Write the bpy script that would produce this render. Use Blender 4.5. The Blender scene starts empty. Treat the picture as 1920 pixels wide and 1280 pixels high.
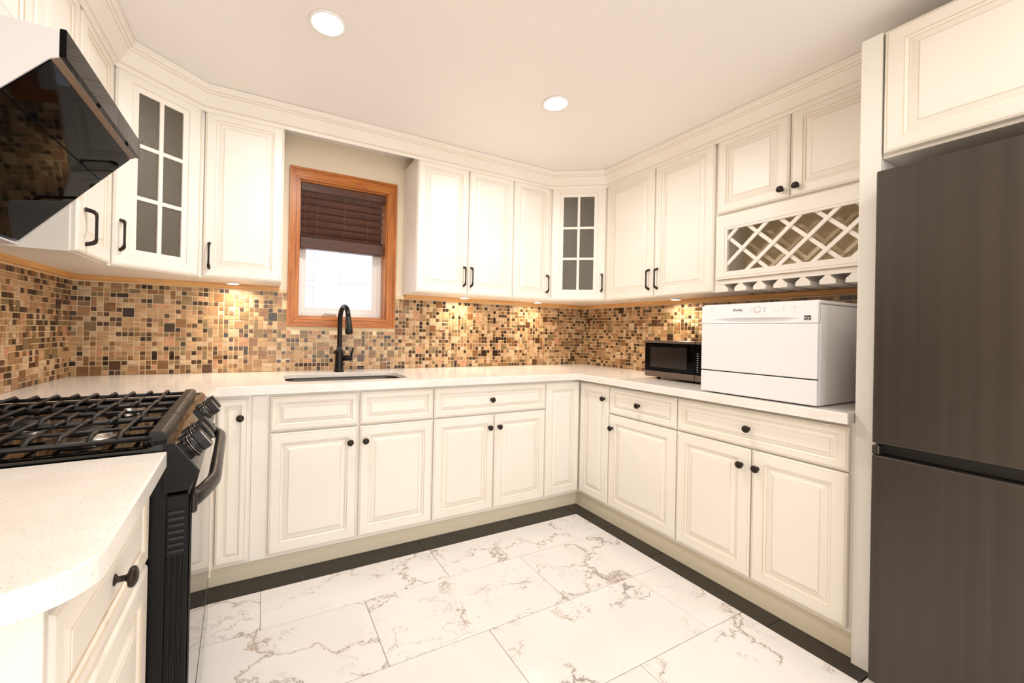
import bpy, bmesh, math, random
from mathutils import Vector, Matrix
random.seed(7)
S = bpy.context.scene
COL = S.collection

# ------------------------------------------------------------------ camera, world, lights, exposure
YAW, PIT, ROLL = 0.469409, 0.0028435, 0.0205692
cam = bpy.data.cameras.new('camera'); co = bpy.data.objects.new('camera', cam); COL.objects.link(co)
cyw, syw = math.cos(YAW), math.sin(YAW)
r0 = Vector((cyw, -syw, 0)); d0 = Vector((syw, cyw, 0)); u0 = Vector((0, 0, 1))
d1 = d0 * math.cos(PIT) + u0 * math.sin(PIT); u1 = -d0 * math.sin(PIT) + u0 * math.cos(PIT)
cr, sr = math.cos(ROLL), math.sin(ROLL)
# image x = X c - Y s ; image y(down) = X s + Y c with Y = -u
r2 = r0 * cr + u1 * sr; u2 = u1 * cr - r0 * sr
co.matrix_world = Matrix(((r2.x, u2.x, -d1.x, -2.54897), (r2.y, u2.y, -d1.y, -2.6858), (r2.z, u2.z, -d1.z, 1.17954), (0, 0, 0, 1)))
cam.sensor_width = 36; cam.lens = 36 * 747.888 / 1920
cam.shift_x = 88.48 / 1920; cam.shift_y = -20.96 / 1920
cam.clip_start = .02
S.camera = co
S.view_settings.view_transform = 'Standard'; S.view_settings.look = 'None'
S.view_settings.gamma = 1; S.view_settings.use_curve_mapping = False
S.view_settings.exposure = -0.32

W = bpy.data.worlds.new('world'); S.world = W; W.use_nodes = True
W.node_tree.nodes['Background'].inputs[0].default_value = (.86, .92, 1, 1)
W.node_tree.nodes['Background'].inputs[1].default_value = 3.8

def area(name, loc, size, power, color, rot=(0, 0, 0), shape='DISK', size_y=None, spread=180):
    l = bpy.data.lights.new(name, 'AREA'); l.shape = shape; l.size = size
    if size_y: l.size_y = size_y
    l.energy = power; l.color = color; l.spread = math.radians(spread)
    o = bpy.data.objects.new(name, l); COL.objects.link(o); o.location = loc; o.rotation_euler = rot
    return o
WARM = (1, .965, .925)
CEIL = 2.372
LAMPS = [(-2.345, -1.045), (-1.215, -1.045), (-2.345, -2.75), (-1.215, -2.75), (-2.345, -4.1), (-1.215, -4.1)]
for k, (x, y) in enumerate(LAMPS):
    area('downlight_lamp', (x, y, CEIL - .012), .13, 12 if k < 2 else 5.5, WARM, spread=170)
# added soft fill behind the camera, cool like daylight; no opening is built
area('rear_soft_fill', (-1.75, -4.72, 1.25), 2.9, 60, (.89, .94, 1), (math.radians(90), 0, 0), 'RECTANGLE', 2.2)

# ------------------------------------------------------------------ materials
def srgb(r, g, b):
    f = lambda c: (c / 255 / 12.92) if c / 255 <= .04045 else ((c / 255 + .055) / 1.055) ** 2.4
    return (f(r), f(g), f(b), 1)
MATS = {}
def mat(name, col, rough=.5, metal=0, spec=.5, emit=None, estr=0, coat=0, trans=0):
    m = bpy.data.materials.new(name); m.use_nodes = True; MATS[name] = m
    b = m.node_tree.nodes['Principled BSDF']
    b.inputs['Base Color'].default_value = col
    b.inputs['Roughness'].default_value = rough; b.inputs['Metallic'].default_value = metal
    b.inputs['Specular IOR Level'].default_value = spec
    b.inputs['Coat Weight'].default_value = coat
    b.inputs['Transmission Weight'].default_value = trans
    if emit: b.inputs['Emission Color'].default_value = emit; b.inputs['Emission Strength'].default_value = estr
    return m
def nodes(m): return m.node_tree.nodes, m.node_tree.links, m.node_tree.nodes['Principled BSDF']
def coords(m, scale=(1, 1, 1), rot=(0, 0, 0), kind='Object'):
    N, L, b = nodes(m)
    g = N.new('ShaderNodeNewGeometry') if kind == 'World' else N.new('ShaderNodeTexCoord'); mp = N.new('ShaderNodeMapping')
    mp.inputs['Scale'].default_value = scale; mp.inputs['Rotation'].default_value = rot
    L.new(g.outputs['Position' if kind == 'World' else kind], mp.inputs[0]); return mp.outputs[0]
def noise(m, vec, scale, detail=4, rough=.55, dist=0):
    N, L, b = nodes(m); n = N.new('ShaderNodeTexNoise'); L.new(vec, n.inputs['Vector'])
    n.inputs['Scale'].default_value = scale; n.inputs['Detail'].default_value = detail
    n.inputs['Roughness'].default_value = rough; n.inputs['Distortion'].default_value = dist
    return n.outputs['Fac']
def ramp(m, fac, stops):
    N, L, b = nodes(m); r = N.new('ShaderNodeValToRGB'); L.new(fac, r.inputs[0])
    e = r.color_ramp.elements
    while len(e) < len(stops): e.new(.5)
    for k, (p, c) in enumerate(stops): e[k].position = p; e[k].color = c
    return r.outputs[0]
def mix(m, fac, a, b_, mode='MIX'):
    N, L, b = nodes(m); x = N.new('ShaderNodeMix'); x.data_type = 'RGBA'; x.blend_type = mode
    for s, v in ((0, fac), (6, a), (7, b_)):
        if isinstance(v, (int, float, tuple)): x.inputs[s].default_value = v
        else: L.new(v, x.inputs[s])
    return x.outputs[2]
def bump(m, fac, strength=.2, dist=.002):
    N, L, b = nodes(m); n = N.new('ShaderNodeBump'); n.inputs['Strength'].default_value = strength
    n.inputs['Distance'].default_value = dist; L.new(fac, n.inputs['Height']); L.new(n.outputs[0], b.inputs['Normal'])
def setc(m, c): N, L, b = nodes(m); L.new(c, b.inputs['Base Color'])

cream = mat('cream_paint', srgb(245, 238, 229), .36)
v = coords(cream, (1, 1, 1), kind='World')
setc(cream, ramp(cream, noise(cream, v, 2.2, 3), [(.35, srgb(242, 234, 223)), (.65, srgb(247, 240, 231))]))
glaze = mat('brown_glaze_line', srgb(214, 198, 174), .5)
cream_in = mat('cabinet_inside', srgb(242, 222, 190), .5)
pale = mat('pale_end_panel', srgb(244, 239, 231), .4)
endp = mat('shaded_end_panel', srgb(226, 220, 211), .45)  # pale panel paint greyed, shade of the unlit near end put into the colour
wallp = mat('wall_paint', srgb(245, 231, 206), .7)
bump(wallp, noise(wallp, coords(wallp), 120, 2), .15, .001)
ceilp = mat('ceiling_paint', srgb(246, 240, 235), .55)
bump(ceilp, noise(ceilp, coords(ceilp), 60, 2), .08, .001)
quartz = mat('white_quartz', srgb(242, 234, 226), .16)
v = coords(quartz, kind='World')
sp = noise(quartz, v, 260, 2, .6); bg = noise(quartz, v, 12, 5, .6)
c = ramp(quartz, bg, [(.35, srgb(240, 232, 224)), (.7, srgb(247, 241, 235))])
setc(quartz, mix(quartz, ramp(quartz, sp, [(.30, (1, 1, 1, 1)), (.36, (0, 0, 0, 1))]), c, srgb(206, 198, 192)))
def marble_mat(name, seed):
    m = mat(name, srgb(240, 234, 228), .12)
    N, L, b = nodes(m)
    tc = N.new('ShaderNodeTexCoord'); oi = N.new('ShaderNodeObjectInfo'); cb = N.new('ShaderNodeCombineXYZ')
    mu = N.new('ShaderNodeMath'); mu.operation = 'MULTIPLY'; mu.inputs[1].default_value = 31
    L.new(oi.outputs['Random'], mu.inputs[0]); L.new(mu.outputs[0], cb.inputs[0]); L.new(mu.outputs[0], cb.inputs[1]); cb.inputs[2].default_value = seed
    ad = N.new('ShaderNodeVectorMath'); L.new(tc.outputs['Object'], ad.inputs[0]); L.new(cb.outputs[0], ad.inputs[1])
    v0 = ad.outputs[0]
    w = noise(m, v0, 3.2, 6, .6)
    vv = N.new('ShaderNodeVectorMath'); vv.operation = 'MULTIPLY_ADD'
    sep = N.new('ShaderNodeTexNoise'); sep.inputs['Scale'].default_value = 5.5; sep.inputs['Detail'].default_value = 7; sep.inputs['Roughness'].default_value = .68; L.new(v0, sep.inputs['Vector'])
    L.new(sep.outputs['Color'], vv.inputs[0]); vv.inputs[1].default_value = (.42, .42, 0); L.new(v0, vv.inputs[2])
    mp = N.new('ShaderNodeMapping'); mp.inputs['Rotation'].default_value = (0, 0, .6); mp.inputs['Scale'].default_value = (1, 1.7, 1); L.new(vv.outputs[0], mp.inputs[0])
    def veins(scale, w0, w1, off, m0, m1):
        q = N.new('ShaderNodeMapping'); q.inputs['Location'].default_value = (off, off * .7, 0); L.new(mp.outputs[0], q.inputs[0])
        vo = N.new('ShaderNodeTexVoronoi'); vo.feature = 'DISTANCE_TO_EDGE'; vo.inputs['Scale'].default_value = scale; L.new(q.outputs[0], vo.inputs['Vector'])
        vein = ramp(m, vo.outputs['Distance'], [(0, (1, 1, 1, 1)), (w0, (.8, .8, .8, 1)), (w1, (0, 0, 0, 1))])
        q2 = N.new('ShaderNodeMapping'); q2.inputs['Location'].default_value = (off * 3, 5, off); L.new(v0, q2.inputs[0])
        mask = ramp(m, noise(m, q2.outputs[0], 4.2, 3), [(m0, (0, 0, 0, 1)), (m1, (1, 1, 1, 1))])
        soft = ramp(m, vo.outputs['Distance'], [(0, (.35, .35, .35, 1)), (.07, (0, 0, 0, 1))])
        return mix(m, 1.0, vein, mask, 'MULTIPLY'), mix(m, 1.0, soft, mask, 'MULTIPLY')
    f, f2 = veins(2.1, .006, .021, 0, .44, .53)
    g, g2 = veins(4.4, .004, .016, 7.3, .49, .58)
    tint = ramp(m, noise(m, v0, 2.2, 2), [(.45, srgb(142, 137, 131)), (.62, srgb(178, 160, 144))])
    base = ramp(m, w, [(.3, srgb(238, 233, 229)), (.6, srgb(232, 226, 222))])
    base2 = mix(m, f2, base, srgb(222, 208, 198))
    gg = mix(m, .75, (0, 0, 0, 1), g)
    base2 = mix(m, gg, base2, srgb(158, 151, 144))
    setc(m, mix(m, f, base2, tint))
    return m
marble = marble_mat('veined_marble', 3.0)
floorgrout = mat('floor_grout', srgb(200, 186, 172), .7)
darkgrout = mat('dark_tile_joint', srgb(150, 140, 126), .7)
darktile = mat('dark_border_tile', srgb(58, 49, 42), .3)
setc(darktile, ramp(darktile, noise(darktile, coords(darktile), 9, 5), [(.3, srgb(36, 31, 27)), (.7, srgb(48, 41, 36))]))
toek = mat('toe_kick_paint', srgb(238, 226, 202), .5)
MOS = []
for k, (rgb, rg, wgt) in enumerate([((200, 160, 116), .35, 26), ((216, 184, 148), .4, 16), ((172, 130, 90), .3, 20), ((142, 98, 58), .16, 13), ((90, 58, 36), .12, 20), ((58, 38, 26), .10, 13), ((140, 114, 76), .3, 9), ((206, 150, 112), .35, 6)]):
    m = mat('mosaic_tone', srgb(*rgb), rg)
    vv = coords(m, (22, 22, 130), kind='World'); hi = tuple(min(255, c * 1.04) for c in rgb); lo = tuple(c * .76 for c in rgb)
    setc(m, ramp(m, noise(m, vv, 1.0, 3), [(.3, srgb(*lo)), (.7, srgb(*hi))]))
    MOS.append((m, wgt))
grout = mat('mosaic_grout', srgb(238, 216, 176), .8)
pine = mat('pine_wood', srgb(224, 166, 98), .45)
v = coords(pine, (3, 3, 40), kind='World')
setc(pine, ramp(pine, noise(pine, v, 1.2, 5, .6, .6), [(.3, srgb(206, 146, 82)), (.65, srgb(234, 182, 116))]))
def stained(name, scale):
    m = mat(name, srgb(196, 118, 52), .32)
    n = noise(m, coords(m, scale, kind='World'), 1.0, 6, .62, 1.2)
    setc(m, ramp(m, n, [(.28, srgb(144, 74, 20)), (.5, srgb(184, 106, 36)), (.72, srgb(208, 136, 58))]))
    return m
casing_v = stained('stained_casing_upright', (38, 38, 2.5)); casing_h = stained('stained_casing_level', (2.5, 38, 38))
blindm = mat('brown_blind', srgb(92, 50, 27), .42)
setc(blindm, ramp(blindm, noise(blindm, coords(blindm, (3, 60, 60), kind='World'), 1, 4), [(.3, srgb(58, 27, 12)), (.7, srgb(88, 44, 20))]))
cordm = mat('blind_cord', srgb(120, 84, 60), .7)
vinyl = mat('white_vinyl', srgb(240, 236, 232), .35)
winglass = mat('window_glass', (1, 1, 1, 1), 0, trans=1)
nodes(winglass)[2].inputs['IOR'].default_value = 1.01
bronze = mat('dark_bronze', srgb(44, 36, 30), .38, metal=.6)
blackm = mat('matte_black', srgb(12, 11, 11), .3, spec=.35)
steel = mat('brushed_steel', srgb(128, 122, 116), .34, metal=1)
blackgloss = mat('gloss_black_enamel', srgb(8, 8, 8), .06)
blackplastic = mat('satin_black_side', srgb(12, 11, 11), .34, spec=.22)
blackglass = mat('black_glass', srgb(5, 5, 5), .03, spec=.11)
castiron = mat('cast_iron', srgb(30, 27, 26), .42, spec=.4)
knobm = mat('range_knob_grey', srgb(36, 33, 32), .32, metal=.2)
silver = mat('silver_line', srgb(170, 164, 158), .25, metal=1)
hoodwhite = mat('hood_satin_steel', srgb(232, 232, 238), .32, metal=.25)
hooddark = mat('hood_dark_body', srgb(64, 60, 56), .4)
fridgem = mat('dark_stainless', srgb(102, 96, 93), .36, metal=.85)
n = noise(fridgem, coords(fridgem, (6, 26, .25), kind='World'), 1.0, 4, .6)
setc(fridgem, ramp(fridgem, n, [(.35, srgb(80, 74, 71)), (.65, srgb(88, 82, 78))]))
fridgedark = mat('fridge_recess', srgb(16, 13, 12), .35)
fridgeside = mat('fridge_side', srgb(70, 56, 48), .4)
mwhite = mat('white_appliance', srgb(238, 236, 238), .3)
mshade = mat('appliance_print_grey', srgb(150, 150, 154), .5)
mblack = mat('sticker_black', srgb(28, 28, 30), .4)
gasket = mat('door_gap_dark', srgb(34, 30, 30), .6)
slantglass = mat('hood_black_glass', srgb(4, 4, 4), .04, spec=.05)
mwsteel = mat('microwave_steel', srgb(122, 110, 102), .3, metal=.9)
mwin = mat('microwave_window', srgb(30, 26, 24), .12)
pane_m = mat('seeded_cabinet_glass', srgb(112, 104, 90), .22, trans=.35)
bump(pane_m, noise(pane_m, coords(pane_m), 300, 2), .5, .002)
emitw = mat('lamp_lens', (1, 1, 1, 1), .4, emit=(1, .95, .88, 1), estr=14)
emitp = mat('puck_lens', (1, 1, 1, 1), .4, emit=(1, .86, .66, 1), estr=14)
trimw = mat('lamp_trim_white', srgb(246, 242, 238), .4)
siding = mat('neighbour_siding', srgb(238, 238, 242), .6)
nwin = mat('neighbour_window_shade', srgb(176, 174, 186), .35)
burner = mat('burner_ring_metal', srgb(150, 140, 130), .3, metal=1)

# ------------------------------------------------------------------ mesh helpers
class Fr:
    "local frame: a along u, b up, c along the outward normal"
    def __init__(s, o, u, n, v=(0, 0, 1)):
        s.o = Vector(o); s.u = Vector(u).normalized(); s.n = Vector(n).normalized(); s.v = Vector(v).normalized()
    def __call__(s, a, b, c=0): return s.o + s.u * a + s.v * b + s.n * c
ID = Fr((0, 0, 0), (1, 0, 0), (0, 1, 0))          # a=x, b=z, c=y
def wf(x, y, z): return Vector((x, y, z))
class MB:
    def __init__(s): s.bm = bmesh.new(); s.mats = []
    def mi(s, m):
        if m not in s.mats: s.mats.append(m)
        return s.mats.index(m)
    def face(s, pts, m, smooth=False):
        vs = [p if isinstance(p, bmesh.types.BMVert) else s.bm.verts.new(p) for p in pts]
        try: f = s.bm.faces.new(vs)
        except ValueError: return None
        f.material_index = s.mi(m); f.smooth = smooth; return f
    def box(s, a0, a1, b0, b1, c0, c1, m, f=None, bev=0, seg=1):
        f = f or (lambda a, b, c: Vector((a, c, b)))
        t = bmesh.new(); P = [t.verts.new(f(a, b, c)) for a in (a0, a1) for b in (b0, b1) for c in (c0, c1)]
        for q in ((0, 1, 3, 2), (4, 6, 7, 5), (0, 4, 5, 1), (2, 3, 7, 6), (0, 2, 6, 4), (1, 5, 7, 3)): t.faces.new([P[i] for i in q])
        bmesh.ops.recalc_face_normals(t, faces=t.faces)
        if bev: bmesh.ops.bevel(t, geom=list(t.edges) + list(t.verts), offset=bev, segments=seg, affect='EDGES', profile=.5)
        s.merge(t, m, smooth=False)
        return s
    def xyz(s, x0, x1, y0, y1, z0, z1, m, bev=0, seg=1): return s.box(x0, x1, z0, z1, y0, y1, m, None, bev, seg)
    def merge(s, t, m, smooth=False):
        k = s.mi(m); mp = {}
        for v_ in t.verts: mp[v_] = s.bm.verts.new(v_.co)
        for fc in t.faces:
            try: g = s.bm.faces.new([mp[v_] for v_ in fc.verts]); g.material_index = k; g.smooth = smooth
            except ValueError: pass
        t.free()
    def prism(s, poly, f, c0, c1, m, bev=0):
        "poly in (a,b), extruded along c"
        t = bmesh.new(); A = [t.verts.new(f(a, b, c0)) for a, b in poly]; B = [t.verts.new(f(a, b, c1)) for a, b in poly]
        n = len(poly); t.faces.new(A); t.faces.new(B[::-1])
        for i in range(n): t.faces.new([A[i], B[i], B[(i + 1) % n], A[(i + 1) % n]])
        bmesh.ops.recalc_face_normals(t, faces=t.faces)
        if bev: bmesh.ops.bevel(t, geom=list(t.edges), offset=bev, segments=2, affect='EDGES', profile=.5)
        s.merge(t, m); return s
    def tube(s, pts, r, m, seg=10, smooth=True, flat=None):
        pts = [Vector(p) for p in pts]; n = len(pts); rs = r if isinstance(r, (list, tuple)) else [r] * n
        rings = []; prev = None
        for i, p in enumerate(pts):
            t = (pts[min(i + 1, n - 1)] - pts[max(i - 1, 0)]).normalized()
            if prev is None:
                up = Vector((0, 0, 1)) if abs(t.z) < .9 else Vector((1, 0, 0)); x = t.cross(up).normalized()
            else: x = (prev - t * prev.dot(t)).normalized()
            prev = x; y = t.cross(x)
            rings.append([s.bm.verts.new(p + (x * math.cos(2 * math.pi * k / seg) + y * math.sin(2 * math.pi * k / seg) * (flat or 1)) * rs[i]) for k in range(seg)])
        for i in range(n - 1):
            for k in range(seg): s.face([rings[i][k], rings[i][(k + 1) % seg], rings[i + 1][(k + 1) % seg], rings[i + 1][k]], m, smooth)
        s.face(rings[0][::-1], m); s.face(rings[-1], m); return s
    def lathe(s, o, ax, prof, m, seg=20, smooth=True):
        "prof: (radius, height along ax)"
        o = Vector(o); ax = Vector(ax).normalized(); up = Vector((0, 0, 1)) if abs(ax.z) < .9 else Vector((1, 0, 0))
        x = ax.cross(up).normalized(); y = ax.cross(x); R = []
        for r, h in prof: R.append([s.bm.verts.new(o + ax * h + (x * math.cos(2 * math.pi * k / seg) + y * math.sin(2 * math.pi * k / seg)) * max(r, 1e-4)) for k in range(seg)])
        for i in range(len(R) - 1):
            for k in range(seg): s.face([R[i][k], R[i][(k + 1) % seg], R[i + 1][(k + 1) % seg], R[i + 1][k]], m, smooth)
        s.face(R[0], m); s.face(R[-1], m); return s
    def mesh(s, name, loc=(0, 0, 0)):
        bmesh.ops.recalc_face_normals(s.bm, faces=s.bm.faces)
        me = bpy.data.meshes.new(name); s.bm.transform(Matrix.Translation(-Vector(loc))); s.bm.to_mesh(me); s.bm.free()
        for m in s.mats: me.materials.append(m)
        return me
def root_loc(p):
    L = Vector((0, 0, 0))
    while p: L += p.location; p = p.parent
    return L
def obj(name, mb, parent=None, label=None, kind=None, cat=None, group=None, loc=None):
    pl = root_loc(parent)
    L = Vector(loc) if loc is not None else pl
    o = bpy.data.objects.new(name, mb.mesh(name, L)); COL.objects.link(o)
    o.parent = parent; o.location = L - pl
    for k, v_ in (('label', label), ('kind', kind), ('category', cat), ('group', group)):
        if v_: o[k] = v_
    return o
def thing(name, label, cat, loc, group=None):
    o = bpy.data.objects.new(name, None); COL.objects.link(o); o.location = loc; o.empty_display_size = .05
    o['label'] = label; o['category'] = cat
    if group: o['group'] = group
    return o

# ------------------------------------------------------------------ room shell
XL, YF = -3.413, -4.8
LX = XL
WX0, WX1, WZ0, WZ1 = -2.36, -1.80, 1.25, 2.105      # window opening
mb = MB(); mb.xyz(XL - .12, .12, YF - .12, .16, -.12, -.006, floorgrout); floor = obj('floor', mb, kind='structure')
mb = MB(); mb.xyz(XL - .12, .12, YF - .12, .16, CEIL, CEIL + .1, ceilp); ceiling = obj('ceiling', mb, kind='structure')
mb = MB()
for q in ((XL - .12, WX0, -.006, CEIL), (WX1, .12, -.006, CEIL), (WX0, WX1, -.006, WZ0), (WX0, WX1, WZ1, CEIL)):
    mb.xyz(q[0], q[1], 0, .16, q[2], q[3], wallp)
obj('wall_back', mb, kind='structure')
mb = MB(); mb.xyz(XL - .12, XL, YF, 0, -.006, CEIL, wallp); obj('wall_left', mb, kind='structure')
mb = MB(); mb.xyz(0, .12, YF, 0, -.006, CEIL, wallp); obj('wall_right', mb, kind='structure')
mb = MB(); mb.xyz(XL - .12, .12, YF - .12, YF, -.006, CEIL, wallp); obj('wall_front', mb, kind='structure')

# floor tiles
TK = .007
tile_mesh = {}
def slab(w, d, m, key):
    k = (round(w, 3), round(d, 3), key)
    if k not in tile_mesh:
        b = MB(); b.xyz(0, w, 0, d, -TK, 0, m, .0012); tile_mesh[k] = b.mesh('tile')
    return tile_mesh[k]
def put(name, me, loc, parent, **kw):
    o = bpy.data.objects.new(name, me); COL.objects.link(o); o.parent = parent; o.location = Vector(loc)
    for k_, v_ in kw.items(): o[k_] = v_
    return o
G = .0022
X_IN, Y_IN = -.69, -.69        # inner edge of the dark border
ybounds = [-.69, -.948, -1.326, -1.704, -2.082, -2.46, -2.838, -3.216, -3.594, -3.972, -4.35, -4.728]
x_end = XL
for r in range(len(ybounds) - 1):
    yt, yb = ybounds[r], ybounds[r + 1]
    x = -.914 if r % 2 == 0 else -.914 - .405
    xs = [X_IN if yb > -2.2 else -.02]
    while x > XL: xs.append(x) if x < xs[0] - .05 else None; x -= .81
    xs.append(XL + .01)
    for a, b_ in zip(xs[:-1], xs[1:]):
        if a - b_ < .02: continue
        put('floor_tile', slab(a - b_ - G, yt - yb - G, marble, 'm'), (b_ + G / 2, yb + G / 2, 0), floor)
# dark border strip
jx = [-.58, -1.142, -1.746, -2.357, -2.965, -3.35]
mbk = slab
for a, b_ in zip(jx[:-1], jx[1:]):
    aa = -.692 if a == -.58 else a
    put('border_tile', slab(aa - b_ - G, .121 - G, darktile, 'd'), (b_ + G / 2, -.688, 0), floor)
jy = [-.567, -.909, -1.244, -1.80, -2.09]
for a, b_ in zip(jy[:-1], jy[1:]):
    put('border_tile', slab(.112 - G, a - b_ - G, darktile, 'd2'), (-.692 + G / 2, b_ + G / 2, 0), floor)

# ------------------------------------------------------------------ backsplash mosaics
P = .0254
def backsplash(name, label, fr, width, z0, z1, hole=None, order=None):
    """fr: a along the wall, b = world height, c = out of the wall"""
    root = thing(name, label, 'backsplash', fr(width / 2, z0, 0))
    b = MB()
    if hole:
        h0, h1, hz0, hz1 = hole
        for q in ((0, h0, z0, z1), (h1, width, z0, z1), (h0, h1, z0, hz0)): b.box(q[0], q[1], q[2], q[3], .0005, .0052, grout, fr)
    else: b.box(0, width, z0, z1, .0005, .0052, grout, fr)
    obj('grout_sheet', b, root)
    nc, nr = int(width / P), int((z1 - z0) / P); grid = {}
    tiles = []
    off = (width - nc * P) / 2
    tot = sum(w for m, w in MOS)
    for j in range(nr):
        for i in range(nc):
            if (i, j) in grid: continue
            rr = random.random(); sz = (1, 1)
            if rr < .075: sz = (2, 2)
            elif rr < .135: sz = (2, 1)
            elif rr < .195: sz = (1, 2)
            if i + sz[0] > nc or j + sz[1] > nr or any((i + p, j + q) in grid for p in range(sz[0]) for q in range(sz[1])): sz = (1, 1)
            for p in range(sz[0]):
                for q in range(sz[1]): grid[(i + p, j + q)] = 1
            a0, b0 = off + i * P + .001, z0 + j * P + .002
            a1, b1 = a0 + sz[0] * P - .0040, b0 + sz[1] * P - .0040
            if hole and a1 > hole[0] and a0 < hole[1] and b1 > hole[2]: continue
            k = random.choices(range(len(MOS)), [w for m, w in MOS])[0]
            if sz != (1, 1) and k in (4, 5) and random.random() < .75: k = random.choice((0, 2, 3, 6))
            tiles.append((a0, b0, sz, k, random.uniform(0, .0012)))
    C = Vector((-2.549, -2.686, 1.18))
    def key(t):
        p = fr(t[0], t[1], 0); d = p - C
        if order and not order(p): return 1e9 + d.length
        return d.length ** 3 / (t[2][0] * t[2][1]) / max(.02, abs(d.normalized().dot(fr.n)))
    tiles.sort(key=key)
    cache = {}
    def tm(b_, f, w, h, m, c0=.0052, c1=.0082):
        e = .0011
        A = [b_.bm.verts.new(f(x, y, c0)) for x, y in ((0, 0), (w, 0), (w, h), (0, h))]
        B = [b_.bm.verts.new(f(x, y, c1 - .0006)) for x, y in ((0, 0), (w, 0), (w, h), (0, h))]
        D = [b_.bm.verts.new(f(x, y, c1)) for x, y in ((e, e), (w - e, e), (w - e, h - e), (e, h - e))]
        for i in range(4):
            b_.face([A[i], A[(i + 1) % 4], B[(i + 1) % 4], B[i]], m); b_.face([B[i], B[(i + 1) % 4], D[(i + 1) % 4], D[i]], m)
        b_.face(D, m)
    rl = root.location
    for a0, b0, sz, k, lift in tiles[:300]:
        kk = (sz, k)
        if kk not in cache:
            q = MB(); f = Fr((0, 0, 0), fr.u, fr.n); tm(q, f, sz[0] * P - .0040, sz[1] * P - .0040, MOS[k][0]); cache[kk] = q.mesh('mosaic_tile')
        put('mosaic_tile', cache[kk], fr(a0, b0, lift) - rl, root)
    q = MB()
    for a0, b0, sz, k, lift in tiles[300:]:
        f = Fr(fr(a0, b0, lift), fr.u, fr.n); tm(q, f, sz[0] * P - .0040, sz[1] * P - .0040, MOS[k][0])
    obj('small_mosaic_tiles', q, root, kind='stuff')
CT = .913            # counter top height
ZB = 1.426           # underside of the wall cabinets
CZ = 1.402           # lower edge of the pine cleat
backsplash('backsplash', 'brown and tan mosaic backsplash behind the sink and below the window', Fr((XL, 0, 0), (1, 0, 0), (0, -1, 0)), 3.413, CT, CZ + .012, hole=(-2.417 - XL, -1.74 - XL, 1.19, 3))
backsplash('backsplash', 'brown mosaic backsplash on the left wall behind the gas range', Fr((XL, 0, 0), (0, -1, 0), (1, 0, 0)), 2.16, CT, CZ + .012, order=lambda p: p.y > -.75)
backsplash('backsplash', 'brown mosaic backsplash on the right wall behind the microwave', Fr((0, 0, 0), (0, -1, 0), (-1, 0, 0)), 2.03, CT, CZ + .012, order=lambda p: p.y > -1.5)

# ------------------------------------------------------------------ cabinet doors and hardware
def ringpanel(b, fr, w, h, rings, back=0.0):
    "raised profile from rings (inset, depth, material); closes the back"
    def rect(i, d): return [b.bm.verts.new(fr(x, y, d)) for x, y in ((i, i), (w - i, i), (w - i, h - i), (i, h - i))]
    prev = rect(0, back); b.face(prev, cream)
    for i, d, m in rings:
        cur = rect(i, d)
        for k in range(4): b.face([prev[k], prev[(k + 1) % 4], cur[(k + 1) % 4], cur[k]], m)
        prev = cur
    b.face(prev, cream)
def door_rings(w, h, drawer=False):
    s = min(1, min(w, h) / (.26 if not drawer else .22))
    fw = .048 if not drawer else .036
    R = [(.0, .014, cream), (.003, .0185, cream), (.0065, .020, cream), (.0085, .0188, glaze), (.010, .0200, cream)]
    for i, d, m in [(fw, .0205, cream), (fw + .0022, .0178, glaze), (fw + .010, .0150, cream), (fw + .0122, .0128, glaze), (fw + .015, .0125, cream),
                    (fw + .034, .0185, cream), (fw + .0358, .0188, glaze), (fw + .038, .0200, cream)]:
        R.append((.010 + (i - .010) * s, d, m))
    return R
def knob(fr, a, b, parent):
    q = MB(); q.lathe(fr(a, b, .0195), fr.n, [(.009, 0), (.0085, .002), (.0048, .004), (.0045, .014), (.007, .017), (.0145, .0195), (.0162, .023), (.0145, .027), (.009, .030), (0, .031)], bronze, 18)
    return obj('knob', q, parent)
def pull(fr, a, b, parent, L=.125):
    q = MB(); pts = []; rs = []
    n = 22
    for i in range(n + 1):
        t = i / n; bb = b + (t - .5) * L
        e = min(t, 1 - t) * L
        out = .0205 + .029 * min(1, math.sqrt(max(0, 1 - max(0, 1 - e / .02) ** 2)))
        pts.append(fr(a, bb, out)); rs.append(.0052 + (.0022 if e < .012 else 0) - (.0006 if abs(t - .5) < .3 else 0))
    pts = [fr(a, b - .5 * L, .019)] + pts + [fr(a, b + .5 * L, .019)]; rs = [.0085] + rs + [.0085]
    q.tube(pts, rs, bronze, 10); return obj('handle', q, parent)
def door(fr, a0, a1, b0, b1, parent, name='door', hw=None, label=None):
    f2 = Fr(fr(a0, b0, .0), fr.u, fr.n)
    q = MB(); ringpanel(q, f2, a1 - a0, b1 - b0, door_rings(a1 - a0, b1 - b0, name in ('drawer', 'false_drawer_front')))
    d = obj(name, q, parent, label=label)
    if hw:
        if hw[0] == 'knob': knob(fr, hw[1], hw[2], d)
        else: pull(fr, hw[1], hw[2], d)
    return d
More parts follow.
